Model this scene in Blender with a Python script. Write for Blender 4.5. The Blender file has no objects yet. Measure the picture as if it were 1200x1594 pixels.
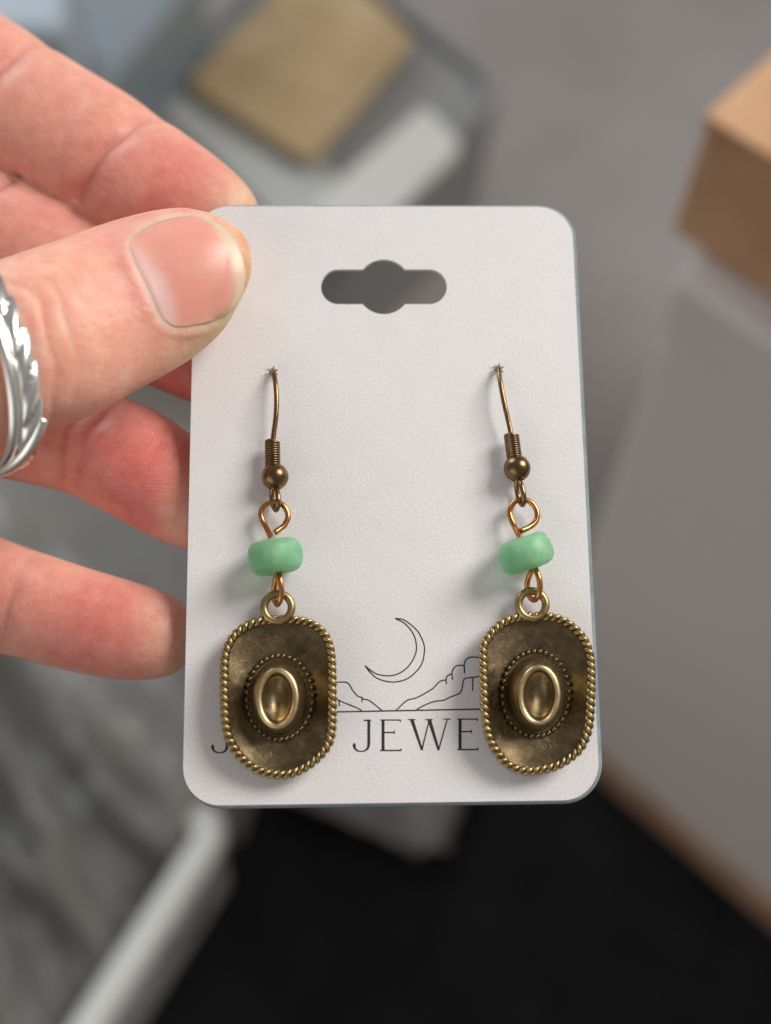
import bpy, bmesh, math, random
import numpy as np
from mathutils import Matrix, Vector, noise
from mathutils.geometry import tessellate_polygon
random.seed(4)
SC = bpy.context.scene
COL = SC.collection
R = math.radians

# ------------------------------------------------------------------ camera
F = 1800.0                       # focal length in photograph pixels (photo is 1200 x 1594)
CAMH = 0.80                      # camera height over the floor
PITCH = math.atan(952 / F)       # angle between the optical axis and straight down
CP = np.array([0, 0, CAMH])
RIGHT = np.array([1., 0, 0])
UP = np.array([0, math.cos(PITCH), math.sin(PITCH)])
FWD = np.array([0, math.sin(PITCH), -math.cos(PITCH)])
cam_d = bpy.data.cameras.new('camera')
cam = bpy.data.objects.new('camera', cam_d); COL.objects.link(cam)
cam.location = CP
cam.rotation_euler = (PITCH, 0, 0)
cam_d.sensor_fit = 'HORIZONTAL'; cam_d.sensor_width = 36.0
cam_d.lens = 36.0 * F / 1200
cam_d.clip_start = 0.01; cam_d.clip_end = 20
cam_d.dof.use_dof = True
cam_d.dof.focus_distance = 0.1455
cam_d.dof.aperture_fstop = cam_d.lens / 4.4
SC.camera = cam

# ------------------------------------------------------------------ world and lamps
w = bpy.data.worlds.new('World'); SC.world = w; w.use_nodes = True
w.node_tree.nodes['Background'].inputs[0].default_value = (1.0, 0.965, 0.945, 1)
w.node_tree.nodes['Background'].inputs[1].default_value = 0.235
def area(name, loc, target, size, size_y, power, color):
    d = bpy.data.lights.new(name, 'AREA'); d.shape = 'RECTANGLE'; d.size = size; d.size_y = size_y
    d.energy = power; d.color = color
    o = bpy.data.objects.new(name, d); COL.objects.link(o)
    o.location = loc
    o.rotation_euler = (Vector(target) - Vector(loc)).to_track_quat('-Z', 'Y').to_euler()
    return o
area('window_light', (0.85, 0.48, 1.52), (0.0, 0.07, 0.67), 0.54, 0.64, 16.6, (1.0, 0.96, 0.915))
area('far_window_light', (-1.3, 1.9, 1.6), (-0.1, 0.5, 0.2), 1.0, 1.2, 22.0, (0.82, 0.91, 1.0))
area('cabinet_fill', (-1.7, -1.9, 1.5), (0.2, 0.2, 0.3), 2.4, 1.8, 16.0, (1.0, 0.94, 0.88))  # added fill lamp without a seen source, brightens the cabinet face
SC.view_settings.view_transform = 'Standard'; SC.view_settings.look = 'None'
SC.view_settings.exposure = 0.0; SC.view_settings.gamma = 1.0
SC.view_settings.use_curve_mapping = False
SC.cycles.use_denoising = True
SC.cycles.max_bounces = 8

# ------------------------------------------------------------------ pixel helpers
def ray(px, py):
    return RIGHT * ((px - 600) / F) + UP * ((797 - py) / F) + FWD
def ground(px, py, z):
    d = ray(px, py)
    return CP + d * ((z - CAMH) / d[2])
# the card's plane, found from its four corners (2 x 3 inch card)
r1 = RIGHT * .99948 + UP * .00664 + FWD * .03159
r2 = RIGHT * -.00778 + UP * .97919 + FWD * .20277
r1 /= np.linalg.norm(r1); r2 -= r1 * (r1 @ r2); r2 /= np.linalg.norm(r2)
NRM = np.cross(r1, r2)
T0 = CP + (RIGHT * .348 + UP * 2.982 + FWD * 148.3) * .001
MCARD = Matrix(((r1[0], r2[0], NRM[0], T0[0]), (r1[1], r2[1], NRM[1], T0[1]), (r1[2], r2[2], NRM[2], T0[2]), (0, 0, 0, 1)))
def cpt(px, py, h=0.0):
    """pixel + height over the card (mm) -> card-local millimetres"""
    d = ray(px, py)
    t = ((T0 + NRM * h * .001 - CP) @ NRM) / (d @ NRM)
    p = (CP + d * t - T0) * 1000
    return np.array([p @ r1, p @ r2, p @ NRM])

# ------------------------------------------------------------------ mesh helpers
def tag(o, label=None, cat=None, group=None, kind=None):
    if label: o['label'] = label
    if cat: o['category'] = cat
    if group: o['group'] = group
    if kind: o['kind'] = kind
    return o
def mesh_obj(name, verts, faces, mat, parent=None, scale=1.0, smooth=True, matrix=None):
    me = bpy.data.meshes.new(name)
    me.from_pydata([tuple(float(c) * scale for c in v) for v in verts], [], [tuple(int(i) for i in f) for f in faces])
    if smooth:
        me.polygons.foreach_set('use_smooth', [True] * len(me.polygons))
    me.update()
    if mat: me.materials.append(mat)
    o = bpy.data.objects.new(name, me); COL.objects.link(o)
    if matrix is not None: o.matrix_world = matrix
    if parent is not None: o.parent = parent
    return o
def fix_normals(o):
    bm = bmesh.new(); bm.from_mesh(o.data); bmesh.ops.recalc_face_normals(bm, faces=bm.faces); bm.to_mesh(o.data); bm.free()
    return o
def empty(name, matrix):
    o = bpy.data.objects.new(name, None); COL.objects.link(o); o.empty_display_size = .01
    o.matrix_world = matrix
    return o
def crom(P, n, closed=False):
    P = np.array(P, float)
    m = len(P)
    out = []
    segs = m if closed else m - 1
    for k in range(n):
        u = k / n * segs if closed else k / (n - 1) * segs
        i = min(int(u), segs - 1); t = u - i
        if closed: p0, p1, p2, p3 = P[(i - 1) % m], P[i % m], P[(i + 1) % m], P[(i + 2) % m]
        else:
            p1, p2 = P[i], P[i + 1]
            p0 = P[i - 1] if i > 0 else 2 * p1 - p2
            p3 = P[i + 2] if i + 2 < m else 2 * p2 - p1
        out.append(.5 * (2 * p1 + (p2 - p0) * t + (2 * p0 - 5 * p1 + 4 * p2 - p3) * t * t + (3 * p1 - p0 - 3 * p2 + p3) * t ** 3))
    return np.array(out)
def resample(P, n, closed=False):
    Q = np.vstack([P, P[:1]]) if closed else np.array(P)
    L = np.concatenate([[0], np.cumsum(np.linalg.norm(np.diff(Q, axis=0), axis=1))])
    t = np.linspace(0, L[-1], n + 1)[:-1] if closed else np.linspace(0, L[-1], n)
    return np.stack([np.interp(t, L, Q[:, k]) for k in range(Q.shape[1])], 1)
def sweep(P, rad, nseg=10, closed=False, cap=True):
    P = np.array(P, float); n = len(P)
    rad = np.full(n, rad) if np.isscalar(rad) else np.array(rad)
    if closed: T = np.roll(P, -1, 0) - np.roll(P, 1, 0)
    else: T = np.gradient(P, axis=0)
    T /= np.linalg.norm(T, axis=1)[:, None] + 1e-12
    a = np.array([0, 0, 1.]) if abs(T[0][2]) < .9 else np.array([1., 0, 0])
    N = np.zeros_like(P)
    v = a - T[0] * (a @ T[0]); N[0] = v / np.linalg.norm(v)
    for i in range(1, n):
        v = N[i - 1] - T[i] * (N[i - 1] @ T[i]); N[i] = v / np.linalg.norm(v)
    if closed:   # spread the twist
        B0 = np.cross(T[0], N[0]); v = N[-1] - T[0] * (N[-1] @ T[0])
        tw = math.atan2(v @ B0, v @ N[0])
    else: tw = 0
    V, Fc = [], []
    for i in range(n):
        B = np.cross(T[i], N[i])
        for j in range(nseg):
            an = 2 * math.pi * j / nseg - tw * i / n
            V.append(P[i] + rad[i] * (math.cos(an) * N[i] + math.sin(an) * B))
    for i in range(n if closed else n - 1):
        for j in range(nseg):
            a0, b0 = i * nseg, ((i + 1) % n) * nseg
            Fc.append((a0 + j, a0 + (j + 1) % nseg, b0 + (j + 1) % nseg, b0 + j))
    if cap and not closed:
        Fc.append(tuple(range(nseg))[::-1]); Fc.append(tuple(range((n - 1) * nseg, n * nseg)))
    return V, Fc
def merge(*parts):
    V, Fc = [], []
    for v, f in parts:
        k = len(V); V += list(v); Fc += [tuple(i + k for i in q) for q in f]
    return V, Fc

# ------------------------------------------------------------------ materials
class NT:
    def __init__(s, name):
        s.m = bpy.data.materials.new(name); s.m.use_nodes = True
        s.t = s.m.node_tree; s.b = s.t.nodes['Principled BSDF']
    def n(s, kind, **kw):
        x = s.t.nodes.new(kind)
        for k, v in kw.items():
            if k in x.inputs: x.inputs[k].default_value = v
            else: setattr(x, k, v)
        return x
    def l(s, a, b): s.t.links.new(a, b)
    def set(s, **kw):
        for k, v in kw.items():
            k = k.replace('_', ' ')
            s.b.inputs[k].default_value = v
    def coord(s): return s.n('ShaderNodeTexCoord').outputs['Object']
    def noise(s, scale, detail=4, rough=.5, co=None):
        x = s.n('ShaderNodeTexNoise'); x.inputs['Scale'].default_value = scale
        x.inputs['Detail'].default_value = detail; x.inputs['Roughness'].default_value = rough
        s.l(co or s.coord(), x.inputs['Vector']); return x.outputs['Fac']
    def ramp(s, fac, stops):
        x = s.n('ShaderNodeValToRGB'); e = x.color_ramp.elements
        while len(e) < len(stops): e.new(.5)
        for q, (p, c) in zip(e, stops): q.position = p; q.color = (*c, 1) if len(c) == 3 else c
        s.l(fac, x.inputs[0]); return x.outputs[0]
    def bump(s, h, strength, dist, prev=None):
        x = s.n('ShaderNodeBump'); x.inputs['Strength'].default_value = strength; x.inputs['Distance'].default_value = dist
        s.l(h, x.inputs['Height'])
        if prev: s.l(prev, x.inputs['Normal'])
        return x.outputs[0]
    def math(s, op, a, b=None):
        x = s.n('ShaderNodeMath', operation=op)
        for i, v in enumerate((a, b)):
            if v is None: continue
            if isinstance(v, (int, float)): x.inputs[i].default_value = v
            else: s.l(v, x.inputs[i])
        return x.outputs[0]
    def mix(s, fac, a, b, mode='MIX'):
        x = s.n('ShaderNodeMix', data_type='RGBA', blend_type=mode)
        for i, v in ((0, fac), (6, a), (7, b)):
            if isinstance(v, tuple): x.inputs[i].default_value = (*v, 1)
            elif isinstance(v, (int, float)): x.inputs[i].default_value = v
            else: s.l(v, x.inputs[i])
        return x.outputs[2]

def matte(name, c1, c2, scale=30, rough=.6, bump=0, spec=.5):
    t = NT(name); f = t.noise(scale, 5)
    t.l(t.ramp(f, [(.3, c1), (.7, c2)]), t.b.inputs['Base Color'])
    t.set(Roughness=rough, Specular_IOR_Level=spec)
    if bump: t.l(t.bump(f, .5, bump), t.b.inputs['Normal'])
    return t.m
def m_card():
    t = NT('card_paper'); co = t.coord()
    f1 = t.noise(3300, 3, .6, co); f2 = t.noise(260, 4, .5, co); f3 = t.noise(5200, 2, .6, co)
    c = t.ramp(f1, [(.3, (.72, .70, .70)), (.7, (.88, .863, .86))])
    c = t.mix(.25, c, t.ramp(f2, [(.35, (.77, .74, .75)), (.65, (.84, .82, .815))]))
    t.l(c, t.b.inputs['Base Color'])
    t.set(Roughness=.42, Specular_IOR_Level=.55)
    t.l(t.bump(t.math('ADD', f1, t.math('MULTIPLY', f3, .5)), .65, .00007), t.b.inputs['Normal'])
    return t.m
def m_brass(name, dark, light, rough, wear=.5, scale=900, scratch=True):
    t = NT(name); co = t.coord()
    f = t.noise(scale, 6, .65, co); g = t.noise(scale * .6, 5, .6, co)
    geo = t.n('ShaderNodeNewGeometry')
    p = t.ramp(geo.outputs['Pointiness'], [(.46, (0, 0, 0)), (.545, (1, 1, 1))])
    fac = t.math('ADD', t.math('MULTIPLY', p, wear), t.math('MULTIPLY', g, 1 - wear))
    c = t.ramp(fac, [(.22, dark), (.75, light)])
    h = f
    if scratch:
        x = t.n('ShaderNodeTexNoise'); x.inputs['Scale'].default_value = 620; x.inputs['Detail'].default_value = 2; x.inputs['Distortion'].default_value = 2.2
        t.l(co, x.inputs['Vector'])
        s = t.ramp(x.outputs['Fac'], [(.475, (0, 0, 0)), (.495, (1, 1, 1)), (.505, (1, 1, 1)), (.525, (0, 0, 0))])
        sp = t.ramp(t.noise(scale * 1.6, 5, .7, co), [(.60, (0, 0, 0)), (.72, (1, 1, 1))])
        msk = t.math('MULTIPLY', t.math('MULTIPLY', t.math('MAXIMUM', s, sp), t.ramp(t.noise(330, 3, .6, co), [(.45, (0, 0, 0)), (.62, (1, 1, 1))])), .6)
        c = t.mix(msk, c, tuple(min(1, v * 1.5) for v in light))
        h = t.math('ADD', f, t.math('MULTIPLY', s, .4))
    t.l(c, t.b.inputs['Base Color'])
    t.l(t.ramp(f, [(.3, (rough * .8,) * 3), (.7, (rough * 1.3,) * 3)]), t.b.inputs['Roughness'])
    t.set(Metallic=1.0)
    t.l(t.bump(h, .35, .00004), t.b.inputs['Normal'])
    return t.m
def m_bead():
    t = NT('frosted_green_glass'); co = t.coord()
    f = t.noise(300, 6, .65, co)
    c = t.ramp(f, [(.32, (.25, .60, .33)), (.52, (.35, .71, .42)), (.68, (.50, .80, .54))])
    t.l(c, t.b.inputs['Base Color'])
    t.set(Roughness=.45, Transmission_Weight=.45, IOR=1.4, Subsurface_Weight=.9, Subsurface_Scale=.004, Coat_Weight=.12, Coat_Roughness=.45)
    t.b.inputs['Subsurface Radius'].default_value = (.6, 1.0, .75)
    t.l(t.bump(t.noise(3500, 3, .6, co), .3, .00003), t.b.inputs['Normal'])
    return t.m
def m_skin():
    t = NT('skin'); co = t.coord()
    a = t.n('ShaderNodeAttribute', attribute_name='skin_colour')
    ph = t.n('ShaderNodeAttribute', attribute_name='ridge_phase'); am = t.n('ShaderNodeAttribute', attribute_name='ridge_amount')
    mott = t.noise(420, 5, .6, co); fine = t.noise(1700, 4, .6, co)
    c = t.mix(.55, a.outputs['Color'], t.ramp(mott, [(.3, (.34, .34, .34)), (.7, (.64, .64, .64))]), 'OVERLAY')
    c = t.mix(t.math('MULTIPLY', t.ramp(fine, [(.55, (0, 0, 0)), (.75, (1, 1, 1))]), .16), c, (.90, .72, .62))
    t.l(c, t.b.inputs['Base Color'])
    wob = t.math('MULTIPLY', t.math('SUBTRACT', t.noise(260, 2, .5, co), .5), 7.0)
    s = t.math('SINE', t.math('ADD', ph.outputs['Fac'], wob))
    ridge = t.math('MULTIPLY', s, am.outputs['Fac'])
    b1 = t.bump(ridge, .6, .000022)
    v = t.n('ShaderNodeTexVoronoi'); v.inputs['Scale'].default_value = 1500; t.l(co, v.inputs['Vector'])
    b2 = t.bump(v.outputs['Distance'], .4, .00011, b1)
    b3 = t.bump(fine, .45, .00012, b2)
    t.l(b3, t.b.inputs['Normal'])
    t.set(Roughness=.46, Subsurface_Weight=.7, Subsurface_Scale=.0022, Specular_IOR_Level=.42)
    t.b.inputs['Subsurface Radius'].default_value = (1.0, .35, .22)
    return t.m
def m_nail():
    t = NT('nail'); co = t.coord()
    a = t.n('ShaderNodeAttribute', attribute_name='nail_colour')
    uv = t.n('ShaderNodeAttribute', attribute_name='nail_across')
    f = t.noise(600, 5, .6, co)
    c = t.mix(.35, a.outputs['Color'], t.ramp(f, [(.3, (.42, .42, .42)), (.7, (.58, .58, .58))]), 'OVERLAY')
    t.l(c, t.b.inputs['Base Color'])
    x = t.n('ShaderNodeTexNoise', noise_dimensions='1D'); x.inputs['Scale'].default_value = 22; x.inputs['Detail'].default_value = 3
    t.l(uv.outputs['Fac'], x.inputs['W'])
    t.l(t.bump(t.noise(1500, 3, .6, co), .25, .00007, t.bump(x.outputs['Fac'], .2, .00006)), t.b.inputs['Normal'])
    t.set(Roughness=.35, Subsurface_Weight=.35, Subsurface_Scale=.0012, Specular_IOR_Level=.5)
    t.b.inputs['Subsurface Radius'].default_value = (1.0, .4, .25)
    return t.m
def m_ring():
    t = NT('silver'); co = t.coord()
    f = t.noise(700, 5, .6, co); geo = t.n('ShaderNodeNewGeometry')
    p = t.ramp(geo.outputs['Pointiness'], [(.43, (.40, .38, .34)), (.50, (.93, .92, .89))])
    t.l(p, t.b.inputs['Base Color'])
    t.set(Metallic=1.0, Roughness=.27)
    t.l(t.bump(f, .15, .00003), t.b.inputs['Normal'])
    return t.m
def m_cardboard(name='cardboard'):
    t = NT(name); co = t.coord()
    f = t.noise(60, 6, .6, co)
    t.l(t.ramp(f, [(.3, (.48, .275, .155)), (.7, (.60, .37, .215))]), t.b.inputs['Base Color'])
    t.set(Roughness=.8, Specular_IOR_Level=.2)
    t.l(t.bump(f, .3, .0005), t.b.inputs['Normal'])
    return t.m
def m_plastic_bag():
    t = NT('clear_plastic_film'); co = t.coord()
    t.set(Base_Color=(.25, .24, .225, 1), Roughness=.25)
    f = t.noise(14, 5, .6, co)
    t.l(t.bump(f, .8, .01), t.b.inputs['Normal'])
    tr = t.n('ShaderNodeBsdfTransparent'); mx = t.n('ShaderNodeMixShader')
    mx.inputs[0].default_value = .78
    t.l(tr.outputs[0], mx.inputs[1]); t.l(t.b.outputs[0], mx.inputs[2])
    t.l(mx.outputs[0], t.t.nodes['Material Output'].inputs['Surface'])
    return t.m

M = dict(
    floor=matte('floor_lino', (.26, .235, .22), (.30, .275, .26), 8, .5),
    mat=matte('black_mat', (.006, .006, .007), (.014, .013, .014), 25, .85, .001, .2),
    cab=matte('cabinet_board', (.66, .615, .59), (.72, .67, .645), 5, .5),
    wood=matte('wood_strip', (.34, .20, .12), (.44, .27, .17), 40, .6),
    cardboard=m_cardboard(), sheet=matte('kraft_sheet', (.30, .21, .105), (.44, .33, .18), 14, .8),
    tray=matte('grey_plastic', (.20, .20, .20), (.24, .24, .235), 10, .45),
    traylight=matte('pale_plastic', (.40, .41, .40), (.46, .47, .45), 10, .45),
    white=matte('white_plastic', (.50, .50, .47), (.58, .58, .55), 10, .45),
    blue=matte('blue_grey_plastic', (.19, .225, .25), (.23, .265, .29), 10, .4),
    rim=matte('pale_rim_plastic', (.70, .71, .68), (.78, .79, .76), 10, .4),
    greylid=matte('grey_lid_plastic', (.24, .25, .25), (.28, .29, .29), 10, .45),
    bluel=matte('pale_blue_plastic', (.36, .42, .48), (.40, .46, .52), 10, .4),
    clear=matte('translucent_bin_plastic', (.66, .67, .67), (.74, .75, .75), 12, .35),
    film=m_plastic_bag(), paper=matte('grey_paper', (.20, .19, .18), (.30, .29, .28), 20, .7),
    card=m_card(), edge=matte('card_edge', (.20, .25, .27), (.30, .35, .37), 400, .7),
    ink=matte('ink', (.012, .011, .012), (.03, .027, .03), 3000, .6),
    brass_dark=m_brass('antique_bronze', (.065, .047, .025), (.31, .232, .132), .37, .30),
    brass=m_brass('worn_brass', (.03, .021, .010), (.40, .30, .145), .36, .75, 1500, False),
    brass_rim=m_brass('polished_brass', (.34, .25, .13), (.68, .53, .30), .34, .55, 1500, False),
    wire=m_brass('bronze_wire', (.10, .062, .030), (.27, .175, .085), .28, .3, 1500, False),
    crown=m_brass('lit_olive_brass', (.15, .112, .06), (.42, .32, .18), .40, .35),  # paler than the brim: light on the crown wall put into its colour
    wire_plain=m_brass('bronze_coil_wire', (.13, .085, .042), (.25, .165, .082), .30, .05, 700, False),
    copper=m_brass('copper_wire', (.28, .125, .045), (.58, .285, .105), .26, .4, 1500, False),
    bead=m_bead(), skin=m_skin(), nail=m_nail(), silver=m_ring())

# ------------------------------------------------------------------ the setting
def prism(name, poly, z0, z1, mat, parent=None, bevel=.004, segs=3):
    """vertical prism over a world-space footprint, edges rounded"""
    bm = bmesh.new()
    lo = [bm.verts.new((p[0], p[1], z0)) for p in poly]; hi = [bm.verts.new((p[0], p[1], z1)) for p in poly]
    n = len(poly)
    bm.faces.new(hi); bm.faces.new(lo[::-1])
    for i in range(n): bm.faces.new((lo[i], lo[(i + 1) % n], hi[(i + 1) % n], hi[i]))
    bmesh.ops.recalc_face_normals(bm, faces=bm.faces)
    if bevel: bmesh.ops.bevel(bm, geom=bm.edges[:], offset=bevel, segments=segs, affect='EDGES', profile=.5)
    me = bpy.data.meshes.new(name); bm.to_mesh(me); bm.free()
    me.materials.append(mat)
    o = bpy.data.objects.new(name, me); COL.objects.link(o)
    if parent is not None: o.parent = parent
    return o
def round_poly(pts, r, n=7):
    pts = [np.array(p[:2], float) for p in pts]; out = []
    for i, p in enumerate(pts):
        a, b = pts[i - 1] - p, pts[(i + 1) % len(pts)] - p
        la, lb = np.linalg.norm(a), np.linalg.norm(b); a, b = a / la, b / lb
        rr = r[i] if isinstance(r, (list, tuple)) else r
        q0, q1 = p + a * rr, p + b * rr
        for k in range(n):
            t = k / (n - 1); out.append(q0 * (1 - t) ** 2 + 2 * p * t * (1 - t) + q1 * t * t)
    return out
def inset(poly, d):
    c = np.mean(poly, axis=0); P = np.array(poly)
    v = P - c; l = np.linalg.norm(v, axis=1)[:, None]
    return list(c + v * (1 - d / l))
def parall(p0, d1, l1, d2, l2):
    p0, d1, d2 = (np.array(x[:2], float) for x in (p0, d1, d2))
    return [p0, p0 + d1 * l1, p0 + d1 * l1 + d2 * l2, p0 + d2 * l2]
def unit(v):
    v = np.array(v, float); return v / np.linalg.norm(v)

fl = prism('floor', [(-4, -4), (4, -4), (4, 6), (-4, 6)], -.05, 0, M['floor'], bevel=0); tag(fl, kind='structure')
# black mat: its far edge lies out of sight behind the card
mt = prism('floor_mat', round_poly([(-.62, -.9), (.9, -.9), (.9, .10), (.12, .40), (-.62, .40)], .03), .001, .005, M['mat'], bevel=.001)
tag(mt, 'black mat on the floor under the grey cabinet', 'mat')
# cabinet
ct = CAMH - .315
corner = ground(785, 1085, 0)[:2] * 0 + np.array([.102, .258])
dA = unit((.137, -.129)); dB = unit((.129, .137))
cb = empty('cabinet', Matrix.Translation((corner[0], corner[1], 0)))
def world_child(o, par):
    o.parent = par; o.matrix_parent_inverse = par.matrix_world.inverted(); return o
bpy.context.view_layer.update()
world_child(prism('plinth', parall(corner - dA * .002 - dB * .003, dA, .51, dB, .38), .006, .040, M['wood'], bevel=.002), cb)
world_child(prism('body', parall(corner, dA, .506, dB, .376), .0405, ct - .0305, M['cab'], bevel=.003), cb)
world_child(prism('top_board', parall(corner - dA * .002 - dB * .002, dA, .51, dB, .38), ct - .030, ct, M['cab'], bevel=.003), cb)
tag(cb, 'grey board cabinet with a brown wooden plinth', 'cabinet')
# cardboard box on the cabinet
bx0 = ground(1043, 362, ct)[:2]
bh = .050
bo = empty('cardboard_box', Matrix.Translation((bx0[0], bx0[1], ct))); bpy.context.view_layer.update()
world_child(prism('body', parall(bx0, dA, .26, dB, .20), ct + .0005, ct + bh, M['cardboard'], bevel=.002), bo)
world_child(prism('flap', parall(bx0 - dA * .001 - dB * .001, dA, .262, dB, .098), ct + bh + .0005, ct + bh + .004, M['cardboard'], bevel=.001), bo)
world_child(prism('flap', parall(bx0 - dA * .001 + dB * .102, dA, .262, dB, .098), ct + bh + .0005, ct + bh + .004, M['cardboard'], bevel=.001), bo)
tag(bo, 'brown cardboard box lying on top of the grey cabinet', 'box')

# tray with a kraft sheet, upper middle
def tray_thing():
    zt = .16
    P = [ground(*p, zt)[:2] for p in ((195, 150), (470, -120), (800, 130), (470, 440))]
    out = round_poly(P, [.012, .03, .034, .03])
    e = empty('storage_tray', Matrix.Translation((*np.mean(P, axis=0), 0.0))); bpy.context.view_layer.update()
    n = len(out)
    # one shell: outer wall, rim, shallow sloping inner wall
    rings = [(inset(out, .012), .001), (out, zt - .012), (out, zt - .003), (inset(out, .003), zt), (inset(out, .010), zt), (inset(out, .012), zt - .003), (inset(out, .016), zt - .012)]
    V = [(p[0], p[1], z) for r, z in rings for p in r]; Fc = []
    for k in range(len(rings) - 1):
        for i in range(n): Fc.append((k * n + i, k * n + (i + 1) % n, (k + 1) * n + (i + 1) % n, (k + 1) * n + i))
    Fc.append(tuple(range(n))[::-1]); Fc.append(tuple(range((len(rings) - 1) * n, len(rings) * n)))
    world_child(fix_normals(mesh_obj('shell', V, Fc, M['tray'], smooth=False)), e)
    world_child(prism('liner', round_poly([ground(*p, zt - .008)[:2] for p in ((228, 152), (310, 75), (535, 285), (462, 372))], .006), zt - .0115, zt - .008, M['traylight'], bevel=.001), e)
    world_child(prism('front_rail', round_poly([ground(*p, zt + .014)[:2] for p in ((662, 158), (722, 222), (545, 395), (470, 325))], .010), zt + .0005, zt + .014, M['white'], bevel=.005), e)
    tag(e, 'grey plastic tray with rounded corners and a white front rail', 'tray')
    s = prism('kraft_pack', round_poly([ground(*p, zt + .008)[:2] for p in ((288, 126), (500, -80), (648, 58), (484, 255))], .014), zt + .0006, zt + .008, M['sheet'], bevel=.002)
    tag(s, 'tan kraft card pack lying across the grey tray', 'card pack')
tray_thing()
# blue-grey box with lid, upper left
def lidded_box(name, pts, zt, mb, ml, label, lid_h=.03):
    P = [ground(*p, zt)[:2] for p in pts]
    e = empty(name, Matrix.Translation((*np.mean(P, axis=0), 0))); bpy.context.view_layer.update()
    o = round_poly(P, .018)
    world_child(prism('body', inset(o, .008), .007, zt - lid_h - .0005, mb, bevel=.003), e)
    world_child(prism('lid', o, zt - lid_h, zt, ml, bevel=.006), e)
    tag(e, label, 'storage box')
    return e
lidded_box('storage_box', ((-330, 300), (-60, -260), (335, -70), (140, 160)), .235, M['blue'], M['blue'], 'blue-grey lidded plastic box beside the grey tray')
sb = prism('plastic_tub', round_poly([ground(*p, .30)[:2] for p in ((-60, 40), (-40, -90), (105, -60), (100, 45))], .012), .236, .30, M['bluel'], bevel=.006)
tag(sb, 'pale blue tub standing on the blue-grey lidded box', 'tub')
lidded_box('storage_crate', ((-500, 900), (-330, 420), (330, 690), (95, 835)), .12, M['tray'], M['greylid'], 'low grey crate behind the fingers')

# bin full of plastic film, lower left
def bin_thing():
    H = .145; zt = H
    A = ground(352, 1288, zt)[:2]; B = ground(205, 1140, zt)[:2]; Cc = ground(150, 1600, zt)[:2]
    d1 = unit(B - A); d2 = unit(Cc - A)
    P = [A, A + d2 * .30, A + d2 * .30 + d1 * .30, A + d1 * .30]
    e = empty('plastic_bin', Matrix.Translation((*np.mean(P, axis=0), 0.006))); bpy.context.view_layer.update()
    o = round_poly(P, .012); n = len(o)
    rings = [(inset(o, .012), .006), (inset(o, .003), zt - .014), (inset(o, .0035), zt - .010), (inset(o, .010), zt - .010), (inset(o, .022), .012)]
    V = [(p[0], p[1], z) for r, z in rings for p in r]; Fc = []
    for k in range(len(rings) - 1):
        for i in range(n): Fc.append((k * n + i, k * n + (i + 1) % n, (k + 1) * n + (i + 1) % n, (k + 1) * n + i))
    Fc.append(tuple(range(n))[::-1]); Fc.append(tuple(range((len(rings) - 1) * n, len(rings) * n)))
    world_child(fix_normals(mesh_obj('shell', V, Fc, M['clear'], smooth=False)), e)
    # rim: a rounded lip running round the top
    R0 = [(p[0], p[1], zt - .004) for p in inset(o, .006)]
    V, Fc = sweep(resample(np.array(R0), 160, True), .0095, 12, True)
    world_child(mesh_obj('rim', V, Fc, M['rim']), e)
    tag(e, 'grey plastic bin with a pale rim on the black mat', 'bin')
    # crumpled film inside
    nx = 90; V = []; Fc = []
    for i in range(nx):
        for j in range(nx):
            u, v = i / (nx - 1), j / (nx - 1)
            sv = min(1, max(0, (v + .02) / .09)); dd = .026 + .25 * u - .15 * sv * (1 - u) ** 3
            p = A + d2 * dd + d1 * (.003 + .275 * v)
            q = Vector((p[0] * 16 + 3, p[1] * 9, 0))
            r_ = 1 - abs(noise.noise(Vector((p[0] * 26 + p[1] * 19, p[1] * 7 - p[0] * 5, 1.0)))) * 2
            z = .098 + .03 * noise.noise(q) + .055 * (r_ ** 3) + .010 * noise.noise(q * 4)
            edge = min(u + sv, v, 1 - u, 1 - v); z -= .04 * max(0, 1 - edge / .12)
            k_ = math.exp(-(max(dd, 0) / .035) ** 2) * sv; z = z * (1 - k_) + k_ * (zt + .014 + .012 * noise.noise(q * 2)) - max(0, -dd - .03) * .5
            V.append((p[0], p[1], z))
    for i in range(nx - 1):
        for j in range(nx - 1): Fc.append((i * nx + j, (i + 1) * nx + j, (i + 1) * nx + j + 1, i * nx + j + 1))
    f = mesh_obj('plastic_film', V, Fc, M['film'])
    tag(f, 'crumpled clear plastic film stuffed in the bin', 'plastic film')
bin_thing()
# folded grey paper on the mat below the card
def scrap():
    P = [ground(*p, .012)[:2] for p in ((425, 1225), (715, 1180), (700, 1325), (640, 1330))]
    V, Fc = [], []; n = 14
    for i in range(n):
        for j in range(n):
            u, v = i / (n - 1), j / (n - 1)
            p = (P[0] * (1 - u) + P[1] * u) * (1 - v) + (P[3] * (1 - u) + P[2] * u) * v
            V.append((p[0], p[1], .013 + .010 * abs(math.sin(u * 5 + v * 2)) + .004 * noise.noise(Vector((u * 5, v * 5, 0)))))
    for i in range(n - 1):
        for j in range(n - 1): Fc.append((i * n + j, (i + 1) * n + j, (i + 1) * n + j + 1, i * n + j + 1))
    o = mesh_obj('paper_scrap', V, Fc, M['paper'])
    md = o.modifiers.new('thick', 'SOLIDIFY'); md.thickness = .007; md.offset = -1
    tag(o, 'folded grey paper lying on the black mat behind the card', 'paper')
scrap()

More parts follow.
